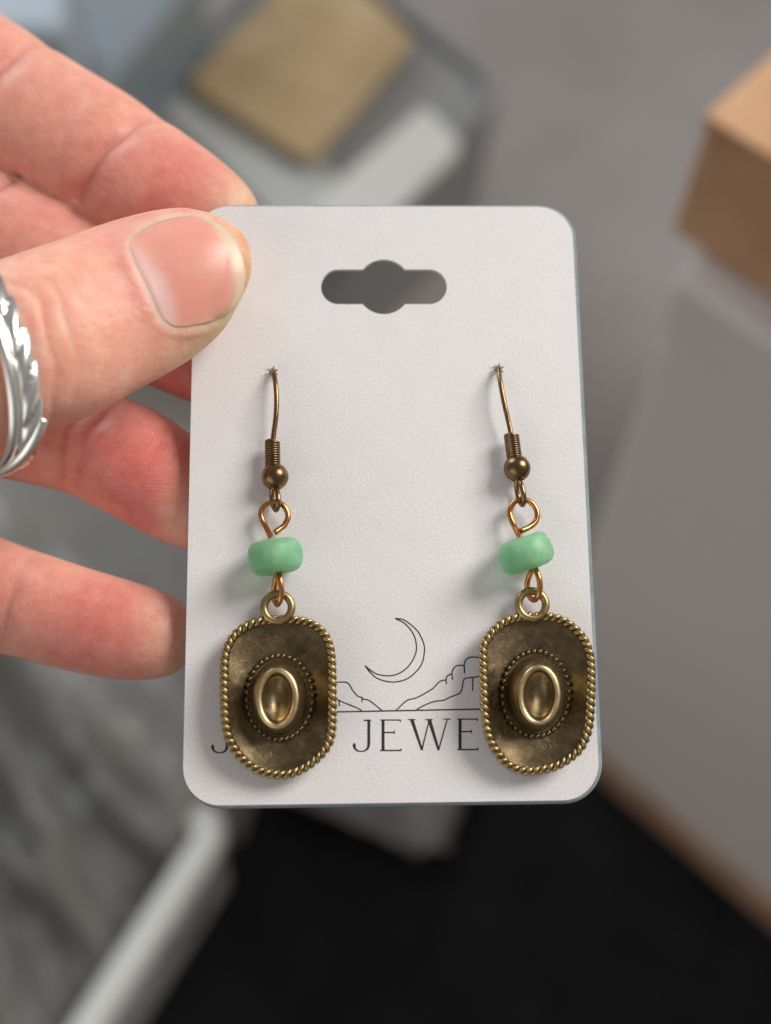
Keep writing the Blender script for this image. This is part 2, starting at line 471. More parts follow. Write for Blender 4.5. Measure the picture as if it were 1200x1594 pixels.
# ------------------------------------------------------------------ the card
CW, CH = 50.8, 78.2
def rrect(w, h, r, n=14, dx=0, dy=0):
    out = []
    for cx, cy, a0 in ((w / 2 - r, h / 2 - r, 0), (-w / 2 + r, h / 2 - r, 90), (-w / 2 + r, -h / 2 + r, 180), (w / 2 - r, -h / 2 + r, 270)):
        for k in range(n):
            a = R(a0 + 90 * k / (n - 1)); out.append((cx + r * math.cos(a) + dx, cy + r * math.sin(a) + dy))
    return out
def slot():
    """hang slot: a circle across a long slot, traced in pixels then flattened on the card"""
    pts = []
    cx, cy, rc, rs, hx = 597.5, 446.5, 42.5, 27, 98
    a = math.asin(rs / rc)
    for k in range(17): t = a + (math.pi - 2 * a) * k / 16; pts.append((cx + rc * math.cos(t), cy - rc * math.sin(t)))
    for k in range(15): t = math.pi / 2 + math.pi * k / 14; pts.append((cx - hx + rs + rs * math.cos(t), cy - rs * math.sin(t)))
    for k in range(17): t = math.pi + a + (math.pi - 2 * a) * k / 16; pts.append((cx + rc * math.cos(t), cy - rc * math.sin(t)))
    for k in range(15): t = -math.pi / 2 + math.pi * k / 14; pts.append((cx + hx - rs + rs * math.cos(t), cy - rs * math.sin(t)))
    return [tuple(cpt(*p)[:2]) for p in pts]
TH = .55
front = rrect(CW, CH, 4.6); back = rrect(CW + .62, CH + .86, 5.0, dx=.24)
mid = [tuple(np.array(a) * .45 + np.array(b) * .55) for a, b in zip(front, back)]
def star_hole(px, py):
    """ragged punched hole where a hook passes through"""
    rg = random.Random(int(px)); out = []
    for k in range(12):
        a = 2 * math.pi * k / 12; rr = (6.0 if k % 2 else 3.6) + rg.uniform(-.8, .8)
        out.append(tuple(cpt(px + rr * math.cos(a), py - rr * math.sin(a))[:2]))
    return out
HOOK_HOLES = ((424.5, 579), (775.5, 575))
holes = [slot()] + [star_hole(*h) for h in HOOK_HOLES]
hole = [p for h in holes for p in h]
tri = tessellate_polygon([[Vector((*p, 0)) for p in front]] + [[Vector((*p, 0)) for p in h] for h in holes])
nf, nh = len(front), len(hole)
V = [(*p, 0) for p in front] + [(*p, 0) for p in hole] + [(*p, -.2) for p in mid] + [(*p, -TH) for p in back] + [(*p, -TH) for p in hole]
o_m, o_b = nf + nh, 2 * nf + nh
Fc = [tuple(t) for t in tri]
Fc += [tuple((i + o_b) for i in t) for t in tri]
side0 = len(Fc)
for i in range(nf):
    j = (i + 1) % nf
    Fc += [(i, j, o_m + j, o_m + i), (o_m + i, o_m + j, o_b + j, o_b + i)]
k0 = nf
for h in holes:
    for i in range(len(h)):
        j = (i + 1) % len(h)
        Fc.append((k0 + i, k0 + j, o_b + k0 + j, o_b + k0 + i))
    k0 += len(h)
card = mesh_obj('display_card', V, Fc, M['card'], scale=.001, smooth=False)
card.data.materials.append(M['edge'])
for p in card.data.polygons:
    if p.index >= side0 and p.index < side0 + 2 * nf: p.material_index = 1
fix_normals(card)
card.matrix_world = MCARD
tag(card, 'white pearly earring card with rounded corners, hang slot and printed logo', 'display card')

def print_part(name, V, Fc):
    return mesh_obj(name, V, Fc, M['ink'], parent=card, scale=.001, smooth=False)
def Z(x, y): return (500 + x / 4.615, 930 + y / 4.615)
def strokes(name, lines, wpx, h=.012):
    V, Fc = [], []
    for ln in lines:
        L = ln if len(ln) < 3 else crom(ln, 8 * len(ln))
        L = np.array(L, float); T = np.gradient(L, axis=0); T /= np.linalg.norm(T, axis=1)[:, None] + 1e-9
        Nn = np.stack([-T[:, 1], T[:, 0]], 1); k = len(V)
        for p, q in zip(L, Nn):
            V.append(cpt(*(p + q * wpx / 2), h)); V.append(cpt(*(p - q * wpx / 2), h))
        for i in range(len(L) - 1): Fc.append((k + 2 * i, k + 2 * i + 1, k + 2 * i + 3, k + 2 * i + 2))
    return print_part(name, V, Fc)
def zl(pts): return [Z(*p) for p in pts]
MO = [(530, 150), (600, 165), (690, 240), (735, 330), (740, 400), (715, 490), (640, 570), (560, 603), (480, 605), (400, 580), (345, 530), (315, 490)]
MI = [(530, 150), (600, 188), (660, 260), (683, 340), (675, 410), (630, 490), (560, 545), (480, 563), (400, 550), (350, 520), (315, 490)]
strokes('printed_moon', [zl(MO), zl(MI)], 2.0)
strokes('printed_mountain', [zl(x) for x in (
    [(540, 808), (575, 775), (620, 738), (680, 722), (740, 692), (800, 655), (850, 605), (895, 592)],
    [(895, 592), (905, 565), (938, 547)], [(938, 547), (947, 515), (975, 490), (1025, 488)],
    [(1025, 488), (1035, 455), (1055, 435), (1085, 428), (1140, 432), (1200, 440)],
    [(895, 592), (900, 620)], [(938, 547), (943, 592)], [(1027, 488), (1030, 545)],
    [(685, 806), (740, 775), (810, 748), (880, 738), (925, 716), (990, 690), (1010, 660), (1020, 600), (1040, 580), (1090, 575), (1140, 566), (1200, 560)],
    [(1090, 576), (1087, 672)])], 2.0, .014)
strokes('printed_mountain', [zl(x) for x in (
    [(40, 640), (100, 612), (130, 608), (180, 610), (205, 630), (225, 665), (262, 708), (292, 718), (302, 730), (340, 738), (385, 770), (435, 812)],
    [(292, 718), (293, 752)], [(60, 690), (100, 715), (130, 740), (200, 770), (260, 795), (292, 814)], [(128, 740), (130, 780)])], 2.0, .014)
strokes('printed_horizon', [zl([(60, 823), (1190, 801)])], 2.2, .017)
def letter(polys, dx=0, dy=0):
    V, Fc = [], []
    for k_, poly in enumerate(polys):
        k = len(V)
        for p in poly: q = Z(*p); V.append(cpt(q[0] + dx, q[1] + dy, .012 + .002 * k_))
        t = tessellate_polygon([[Vector((p[0], p[1], 0)) for p in poly]])
        Fc += [tuple(i + k for i in x) for x in t]
    return print_part('printed_letter', V, Fc)
def rc(x0, y0, x1, y1): return [(x0, y0), (x1, y0), (x1, y1), (x0, y1)]
def jpoly():
    a = crom([(331, 1050), (326, 1080), (305, 1098), (275, 1100), (252, 1085), (246, 1068)], 24)
    b = crom([(230, 1055), (228, 1075), (245, 1098), (275, 1110), (315, 1106), (343, 1085), (352, 1050)], 24)
    return [rc(331, 886, 352, 1052), rc(306, 877, 358, 888), list(map(tuple, a)) + list(map(tuple, b)),
            [(226, 1058), (233, 1046), (245, 1050), (249, 1070), (240, 1082), (230, 1074)]]
letter(jpoly()); letter(jpoly(), -220.5, 2.2)
def epoly(s):
    q = [rc(433, 882, 455, 1098), rc(425, 876, 572, 885), [(560, 885), (572, 885), (571, 899)], rc(455, 965, 528, 975), [(518, 965), (528, 950), (528, 987), (518, 975)],
         rc(424, 1094, 576, 1104), [(562, 1094), (578, 1082), (576, 1094)]]
    return [[(x + s, y - s * .012) for x, y in p] for p in q]
letter(epoly(0)); letter(epoly(553))
letter([[(637, 878), (664, 878), (732, 1098), (716, 1098)], [(716, 1098), (770, 884), (779, 884), (728, 1098)], [(762, 878), (790, 878), (852, 1098), (835, 1098)],
        [(837, 1098), (898, 880), (908, 880), (848, 1098)], rc(622, 873, 676, 881), rc(748, 873, 800, 881), rc(878, 870, 930, 878)])

# ------------------------------------------------------------------ earrings
def lathe(profile, center, axis, n=64, side=None):
    axis = unit(axis); a = np.array([0, 0, 1.]) if side is None else side
    e1 = a - axis * (a @ axis); e1 /= np.linalg.norm(e1); e2 = np.cross(axis, e1)
    V, Fc = [], []
    for r_, z in profile:
        for j in range(n):
            t = 2 * math.pi * j / n; V.append(center + axis * z + r_ * (math.cos(t) * e1 + math.sin(t) * e2))
    m = len(profile)
    for i in range(m - 1):
        for j in range(n): Fc.append((i * n + j, i * n + (j + 1) % n, (i + 1) * n + (j + 1) % n, (i + 1) * n + j))
    return V, Fc
def stud_mesh():
    bm = bmesh.new(); bmesh.ops.create_icosphere(bm, subdivisions=2, radius=.00034)
    for f in bm.faces: f.smooth = True
    me = bpy.data.meshes.new('bead_stud'); bm.to_mesh(me); bm.free(); me.materials.append(M['brass_dark']); return me
STUD = stud_mesh()
def earring(D):
    O = cpt(*D['hole'], 0)
    root = empty('earring', MCARD @ Matrix.Translation(Vector(O) * .001))
    tag(root, D['label'], 'earring', 'cowboy hat earrings on the card')
    def part(name, V, Fc, mat, parent=root, fix=True):
        o = mesh_obj(name, [np.array(v) - O for v in V], Fc, mat, parent=parent, scale=.001)
        if fix: fix_normals(o)
        return o
    def path(pts, n): return resample(crom([cpt(*p) for p in pts], n * 3), n)
    # hook wire with its small loop
    part('ear_wire', *sweep(path(D['wire'], 140), .33, 12), M['wire'])
    # coil
    a, b = cpt(*D['coil'][0]), cpt(*D['coil'][1]); ax = unit(b - a); L = np.linalg.norm(b - a)
    e1 = np.array([0, 0, 1.]); e1 -= ax * (e1 @ ax); e1 /= np.linalg.norm(e1); e2 = np.cross(ax, e1)
    N = 10.3; m = 700
    P = [a + ax * L * k / (m - 1) + .84 * (math.cos(2 * math.pi * N * k / (m - 1)) * e1 + math.sin(2 * math.pi * N * k / (m - 1)) * e2) for k in range(m)]
    part('wire_coil', *sweep(P, .165, 10), M['wire_plain'])
    # ball with drilled hole
    c = cpt(*D['ball']); rb = 1.72; pr = [(.62, -.6)]
    for k in range(25):
        t = R(-64 + 128 * k / 24); pr.append((rb * math.cos(t), rb * math.sin(t)))
    pr.append((.62, .6))
    part('metal_ball', *lathe(pr, c, ax), M['wire'])
    # eye pin with open upper loop, stem through the bead and lower loop
    part('eye_pin', *sweep(path(D['pin'], 200), .37, 12), M['copper'])
    # rondelle bead
    c = cpt(*D['bead'][:3]); tl = R(D['bead'][3]); axis = unit((-math.sin(tl), math.cos(tl), D['bead'][4]))
    pr = [(.45, -1.3), (.5, -1.9)]
    for k in range(33):
        t = R(-90 + 180 * k / 32)
        x, y = math.cos(t), math.sin(t)
        pr.append((1.75 + 1.65 * abs(x) ** .72, 2.08 * math.copysign(abs(y) ** .86, y)))
    pr += [(.5, 1.9), (.45, 1.3)]
    V, Fc = lathe(pr, c, axis, 80)
    V = [np.array(v) + np.array([noise.noise(Vector(v) * .45 + Vector((D['seed'], 0, k))) for k in (0, 5, 9)]) * .15 for v in V]
    part('glass_bead', V, Fc, M['bead'])
    # hat
    n = 240
    cx, cy = D['base'][:2]
    loop = resample(crom(D['outline'], 500, True), n, True)[:, :2]
    ang = np.array([math.atan2(-(p[1] - cy), p[0] - cx) for p in loop])
    hr = np.array([1.9 + 1.9 * abs(math.cos(t)) ** 2.0 for t in ang])
    rim = np.array([cpt(*p, h) for p, h in zip(loop, hr)])
    bw, bhh = D['base'][2:]
    base = np.array([cpt(cx + bw * math.cos(t), cy - bhh * math.sin(t), 1.0) for t in ang])
    cen = cpt(cx, cy, 1.0)
    rim_in = rim + np.array([unit((*(cen - p)[:2], 0)) * .35 for p in rim])
    rows = []
    for k in range(22):
        s = 1 - k / 21
        q = base + (rim_in - base) * s
        q[:, 2] = .85 + (hr - .45 - .85) * s ** 1.3
        rows.append(q)
    rows.append(base * 1.0 + (cen - base) * .35)
    rows[-1][:, 2] = .82
    low = []
    for q in rows[::-1]:
        z = q.copy(); z[:, 2] -= .6; low.append(z)
    rings = low + [rim_in + np.array([0, 0, -.75]), rim_in + np.array([0, 0, -.42])][:0] + rows[:]
    rings = low + rows
    V = [v for r_ in rings for v in r_]; Fc = []
    for i in range(len(rings) - 1):
        for j in range(n): Fc.append((i * n + j, i * n + (j + 1) % n, (i + 1) * n + (j + 1) % n, (i + 1) * n + j))
    i = len(rings) - 1
    for j in range(n): Fc.append((i * n + j, i * n + (j + 1) % n, (j + 1) % n, j))
    hat = part('hat_charm', V, Fc, M['brass_dark'])
    # rope edge: two strands laid up on the rim
    mid = rim + np.array([unit((*(cen - p)[:2], 0)) * .52 for p in rim]); m = 1240
    md = resample(crom(mid, m * 2, True), m, True)
    T = np.roll(md, -1, 0) - np.roll(md, 1, 0); T /= np.linalg.norm(T, axis=1)[:, None]
    area_ = .5 * np.sum(md[:, 0] * np.roll(md[:, 1], -1) - np.roll(md[:, 0], -1) * md[:, 1])
    sgn = 1 if area_ < 0 else -1       # clockwise or not
    parts = []
    for st in (0, math.pi):
        P = []
        for k in range(m):
            up = np.array([0, 0, 1.]); up -= T[k] * (up @ T[k]); up /= np.linalg.norm(up)
            out = np.cross(up, T[k]) * sgn
            ph = -sgn * 2 * math.pi * 31 * k / m + st
            P.append(md[k] + .30 * (math.cos(ph) * out + math.sin(ph) * up))
        parts.append(sweep(P, .30, 8, True))
    part('rope_border', *merge(*parts), M['brass'], hat)
    # bail
    bc = cpt(*D['bail']); P = []
    for k in range(72):
        t = 2 * math.pi * k / 72; P.append(bc + np.array([1.70 * math.cos(t), 1.70 * math.sin(t), 0]))
    V, Fc = sweep(P, .50, 14, True)
    part('bail', V, Fc, M['brass'], hat)
    # crown
    rx, ry, ow, oh, iw, ih = D['ring']; HT = D['crown_h']
    rings = []
    def ell(x, y, a_, b_, h): return np.array([cpt(x + a_ * math.cos(2 * math.pi * j / 120), y - b_ * math.sin(2 * math.pi * j / 120), h) for j in range(120)])
    for k in range(14):       # wall
        u = k / 13
        x, y = cx + (rx - cx) * u, cy + (ry - cy) * u
        e = u ** 1.5
        rings.append(ell(x, y, (bw - 6) * (1 - e) + ow * e, (bhh - 6) * (1 - e) + oh * e, .5 + (HT - .75 - .5) * (1 - (1 - u) ** 1.35)))
    mw, mh = (ow + iw) / 2, (oh + ih) / 2; dw, dh = (ow - iw) / 2, (oh - ih) / 2
    for k in range(1, 11):    # rounded lip
        t = math.pi * k / 10
        rings.append(ell(rx, ry, mw + dw * math.cos(t), mh + dh * math.cos(t), HT - .75 + .75 * math.sin(t) - .25 * (k / 10)))
    for k in range(1, 13):    # dimple
        u = 1 - k / 12.5
        rings.append(ell(rx, ry, iw * u, ih * u, HT - 1.0 - 1.35 * (1 - u ** 2.2)))
    nn = 120
    V = [v for r_ in rings for v in r_]; Fc = []
    for i in range(len(rings) - 1):
        for j in range(nn): Fc.append((i * nn + j, i * nn + (j + 1) % nn, (i + 1) * nn + (j + 1) % nn, (i + 1) * nn + j))
    Fc.append(tuple(range((len(rings) - 1) * nn, len(rings) * nn)))
    cr = part('crown', V, Fc, M['crown'], hat)
    cr.data.materials.append(M['brass_rim'])
    for p in cr.data.polygons:
        if 10 * nn <= p.index < 25 * nn: p.material_index = 1
    # studs round the crown
    for k in range(36):
        t = 2 * math.pi * (k + .3) / 36
        q = cpt(cx + (bw + 2) * math.cos(t), cy - (bhh + 2) * math.sin(t), 1.05 + .25 * abs(math.cos(t)))
        s = bpy.data.objects.new('bead_stud', STUD); COL.objects.link(s); s.parent = hat
        s.location = Vector(q - O) * .001
    return root

left = dict(seed=1, hole=(425, 579), label='cowboy hat earring with nearly level green bead, beside the thumb and fingers',
    wire=[(424, 580, -2.0), (424.5, 578, -.6), (425, 577.5, .35), (426, 582, 1.15), (429, 597, 1.9), (430.5, 620, 2.2), (429.5, 648, 2.2), (426, 676, 2.0), (424, 700, 1.95), (425, 722, 1.95), (428, 742, 2.0), (430, 757, 2.4), (432.5, 770, 3.1), (433, 784, 3.1), (430, 794, 2.1), (425.5, 788, .95), (423, 774, .9), (424, 762, 1.3), (427, 752, 1.8)],
    coil=((424, 687, 1.95), (424.5, 725, 1.95)), ball=(428, 742, 2.0),
    pin=[(428, 829, 2.6), (436, 823, 2.3), (443, 817, 2.1), (448.5, 803.5, 2.0), (443, 789, 2.0), (433, 782.5, 2.0), (421, 782.5, 2.0), (410, 789, 2.0), (406, 801, 2.0), (410, 813, 2.0), (417, 826, 2.4), (422, 839, 3.1), (428, 866, 3.5), (433, 886, 3.3), (436.5, 904, 3.6), (438, 920, 3.5), (436, 934, 3.1), (431.5, 941, 2.1), (427.5, 933, 1.0), (427, 916, 1.1), (429.5, 900, 1.9), (432, 892, 2.5)],
    bead=(428.7, 866.5, 3.5, 10, .06), bail=(432.4, 945.5, 2.1), base=(434.6, 1085.6, 49, 63), ring=(431.8, 1087, 35, 49.5, 22, 37.5), crown_h=5.2,
    outline=[(342.5, 1055), (342.8, 1092), (346, 1130), (353, 1157), (373, 1186), (400, 1205), (427, 1212.5), (453, 1211), (482, 1198), (508, 1175), (520.5, 1150), (524, 1110), (523.5, 1065), (521.6, 1028), (517, 1000), (505.6, 979), (486, 964.5), (456.5, 958.5), (425, 958.5), (395, 963), (371, 975), (354, 994), (344.5, 1020)])
right = dict(seed=7, hole=(776, 575), label='cowboy hat earring with steeply tilted green bead, covering the printed lettering end',
    wire=[(775, 577, -2.0), (775.5, 574, -.6), (776, 572.5, .35), (776.5, 577, 1.15), (778.5, 593, 1.9), (782, 613, 2.2), (786, 633, 2.2), (791.5, 657, 2.0), (796, 680, 1.95), (799.5, 710, 1.95), (804, 729, 2.0), (807.5, 744, 2.4), (812, 757, 3.1), (815.5, 774, 3.1), (813.5, 786, 2.1), (808, 778, .95), (804.5, 763, .9), (804, 752, 1.3), (804, 742, 1.8)],
    coil=((795.8, 677, 1.95), (800.5, 712, 1.95)), ball=(804.8, 729, 2.0),
    pin=[(811, 826, 2.9), (822, 821.5, 2.4), (833, 812.7, 2.1), (836.3, 799.5, 2.0), (830, 785.5, 2.0), (818.5, 778.5, 2.0), (804.5, 779, 2.0), (795.5, 789, 2.0), (793.5, 801, 2.0), (800, 818, 2.2), (809, 836, 3.0), (818, 860, 3.5), (831, 881, 3.3), (838, 897, 3.6), (840.5, 912, 3.5), (838, 927, 3.1), (831, 934, 2.1), (823.5, 927, 1.0), (820.5, 910, 1.1), (824, 896, 1.9), (828, 888, 2.5)],
    bead=(818.3, 861.7, 3.5, 19, .10), bail=(828.2, 941, 2.1), base=(833.7, 1079.6, 50, 64), ring=(839.5, 1081.8, 34.5, 48.5, 22.5, 37.5), crown_h=5.2,
    outline=[(745.8, 1025), (748, 1000), (760.5, 981), (777.6, 965), (800, 955.5), (831, 953), (865, 955.5), (890.7, 968), (910, 987.5), (921.6, 1011), (925.5, 1040), (926, 1081), (924, 1120), (918, 1148), (903.5, 1174), (875, 1195), (848, 1204), (820, 1207), (797, 1201), (777.6, 1186), (759, 1158), (750.5, 1125), (747, 1080)])
for D in (left, right):
    earring(D)
    # torn paper points round the hook's hole
    hx, hy = D['hole']; V, Fc = [], []
    for k in range(7):
        a = 2 * math.pi * k / 7 + .4; rr = 9 + 4 * random.random()
        p = [cpt(hx + 5.0 * math.cos(a - .42), hy + 5.0 * math.sin(a - .42), .01), cpt(hx + 5.0 * math.cos(a + .42), hy + 5.0 * math.sin(a + .42), .01),
             cpt(hx + rr * math.cos(a), hy + rr * math.sin(a), .45 + .3 * random.random()), cpt(hx + 8.2 * math.cos(a), hy + 8.2 * math.sin(a), .01)]
        b = len(V); V += p; Fc += [(b, b + 1, b + 2), (b, b + 2, b + 3), (b + 1, b + 3, b + 2)]
    mesh_obj('torn_hole_edge', V, Fc, M['card'], parent=card, scale=.001, smooth=False)

# ------------------------------------------------------------------ the hand
# stations: (upper outline pixel, lower outline pixel, height of the centre over the card mm, half thickness mm)
FING = {
 'index': [((-600, -200), (-650, 30), -32, 8), ((-420, -215), (-490, 10), -24, 9.5), ((-160, -80), (-262, 118), -15, 8.6), ((20, 38), (-75, 228), -11, 7.8), ((110, 97), (28, 285), -9.4, 7.3),
           ((200, 151), (124, 335), -8.4, 6.9), ((270, 200), (190, 380), -7.6, 6.6), ((330, 243), (262, 400), -7.0, 6.0), ((375, 281), (325, 400), -6.4, 5.0), ((397, 309), (368, 385), -6.0, 3.6), ((404, 335), (396, 358), -5.8, 1.2)],
 'middle': [((-640, 60), (-690, 260), -34, 8), ((-480, 30), (-540, 225), -26, 9.8), ((-240, 105), (-325, 310), -20, 9.2), ((-45, 200), (-135, 405), -16.5, 8.8), ((58, 262), (-38, 468), -14.5, 8.6),
            ((165, 335), (78, 528), -12, 7.8), ((250, 400), (165, 570), -9, 6.8), ((320, 470), (252, 607), -8, 6.2), ((380, 515), (322, 632), -7.2, 5.2), ((405, 560), (375, 630), -6.8, 3.6), ((412, 600), (404, 618), -6.5, 1.2)],
 'ring': [((-660, 380), (-690, 580), -34, 8), ((-500, 400), (-540, 600), -26, 9.5), ((-250, 480), (-285, 660), -19, 8.6), ((-60, 555), (-95, 722), -15, 8.0), ((25, 575), (-8, 741), -13, 7.6), ((90, 593), (58, 755), -11.5, 7.3),
          ((150, 607), (108, 769), -10.2, 7.0), ((205, 624), (152, 791), -9.2, 6.9), ((262, 652), (208, 821), -8.3, 6.5), ((310, 690), (265, 848), -7.6, 5.6), ((333, 735), (307, 856), -7.2, 4.2), ((343, 790), (335, 828), -7.0, 1.4)],
 'little': [((-640, 650), (-670, 830), -33, 7.5), ((-480, 680), (-520, 860), -25, 8.6), ((-250, 738), (-280, 925), -17, 7.8), ((-80, 805), (-112, 990), -13, 7.2), ((0, 836), (-30, 1011), -11.5, 6.9), ((62, 859), (32, 1025), -10.2, 6.6),
            ((140, 885), (108, 1045), -9.0, 6.4), ((210, 906), (182, 1057), -8.0, 6.0), ((262, 924), (243, 1056), -7.2, 5.2), ((290, 946), (280, 1040), -6.8, 3.9), ((304, 980), (300, 1008), -6.5, 1.3)],
 'thumb': [((-900, 480), (-860, 840), -31, 11), ((-740, 490), (-690, 900), -18, 14), ((-560, 520), (-490, 900), -5, 13.8), ((-400, 545), (-320, 865), 4.5, 12), ((-240, 515), (-160, 775), 10.5, 9.6), ((-90, 452), (-10, 695), 12.6, 8.8), ((0, 415), (82, 663), 12.0, 8.6), ((60, 393), (150, 640), 10.8, 8.2),
           ((130, 366), (215, 603), 8.7, 7.2), ((190, 346), (272, 572), 7.5, 6.6), ((242, 335), (316, 541), 7.0, 6.4), ((297, 333), (352, 506), 6.4, 6.0), ((342, 351), (373, 470), 5.6, 5.1), ((369, 381), (384, 442), 4.9, 3.6), ((383.5, 408), (386, 422), 4.7, 1.2)],
 'palm': [((-300, -130), (-400, 860), -24, 9), ((-420, -215), (-520, 900), -26, 12), ((-700, -130), (-760, 880), -28, 15), ((-1000, 80), (-1020, 780), -28, 16), ((-1300, 170), (-1300, 720), -28, 17), ((-1500, 180), (-1500, 710), -28, 17)],
}
class Tube:
    def __init__(s, st, n=170):
        C, B, Nn = [], [], []
        for (u, l, h, c) in st:
            pu, pl = cpt(*u, h), cpt(*l, h)
            C.append((pu + pl) / 2); B.append((pu - pl) / 2); Nn.append(c)
        A = np.hstack([np.array(C), np.array(B), np.array(Nn)[:, None]])
        A = resample_by(A, n)
        s.C, s.B, s.c = A[:, :3], A[:, 3:6], np.maximum(A[:, 6], .05)
        T = np.gradient(s.C, axis=0); T /= np.linalg.norm(T, axis=1)[:, None]
        N0 = np.array([0, 0, 1.])
        # normal: towards the viewer, square to the width axis
        bh = s.B / np.linalg.norm(s.B, axis=1)[:, None]
        N = np.cross(T, bh); N /= np.linalg.norm(N, axis=1)[:, None]
        N[N[:, 2] < 0] *= -1
        s.N, s.T = N, T; s.bw = np.linalg.norm(s.B, axis=1)
        L = np.concatenate([[0], np.cumsum(np.linalg.norm(np.diff(s.C, axis=0), axis=1))])
        s.arc = L[-1] - L            # millimetres back from the tip
    def mesh(s, n=72):
        V, Fc = [], []; m = len(s.C)
        for i in range(m):
            for j in range(n):
                t = 2 * math.pi * j / n
                V.append(s.C[i] + s.B[i] * math.cos(t) + s.N[i] * s.c[i] * math.sin(t))
        for i in range(m - 1):
            for j in range(n): Fc.append((i * n + j, i * n + (j + 1) % n, (i + 1) * n + (j + 1) % n, (i + 1) * n + j))
        Fc.append(tuple(range(n))); Fc.append(tuple(range((m - 1) * n, m * n)))
        return V, Fc
def resample_by(A, n):
    Q = crom(A, n * 4)
    L = np.concatenate([[0], np.cumsum(np.linalg.norm(np.diff(Q[:, :3], axis=0), axis=1) + np.abs(np.diff(np.linalg.norm(Q[:, 3:6], axis=1))) * .6)])
    t = np.linspace(0, L[-1], n)
    return np.stack([np.interp(t, L, Q[:, k]) for k in range(Q.shape[1])], 1)
TUBES = {k: Tube(v) for k, v in FING.items()}

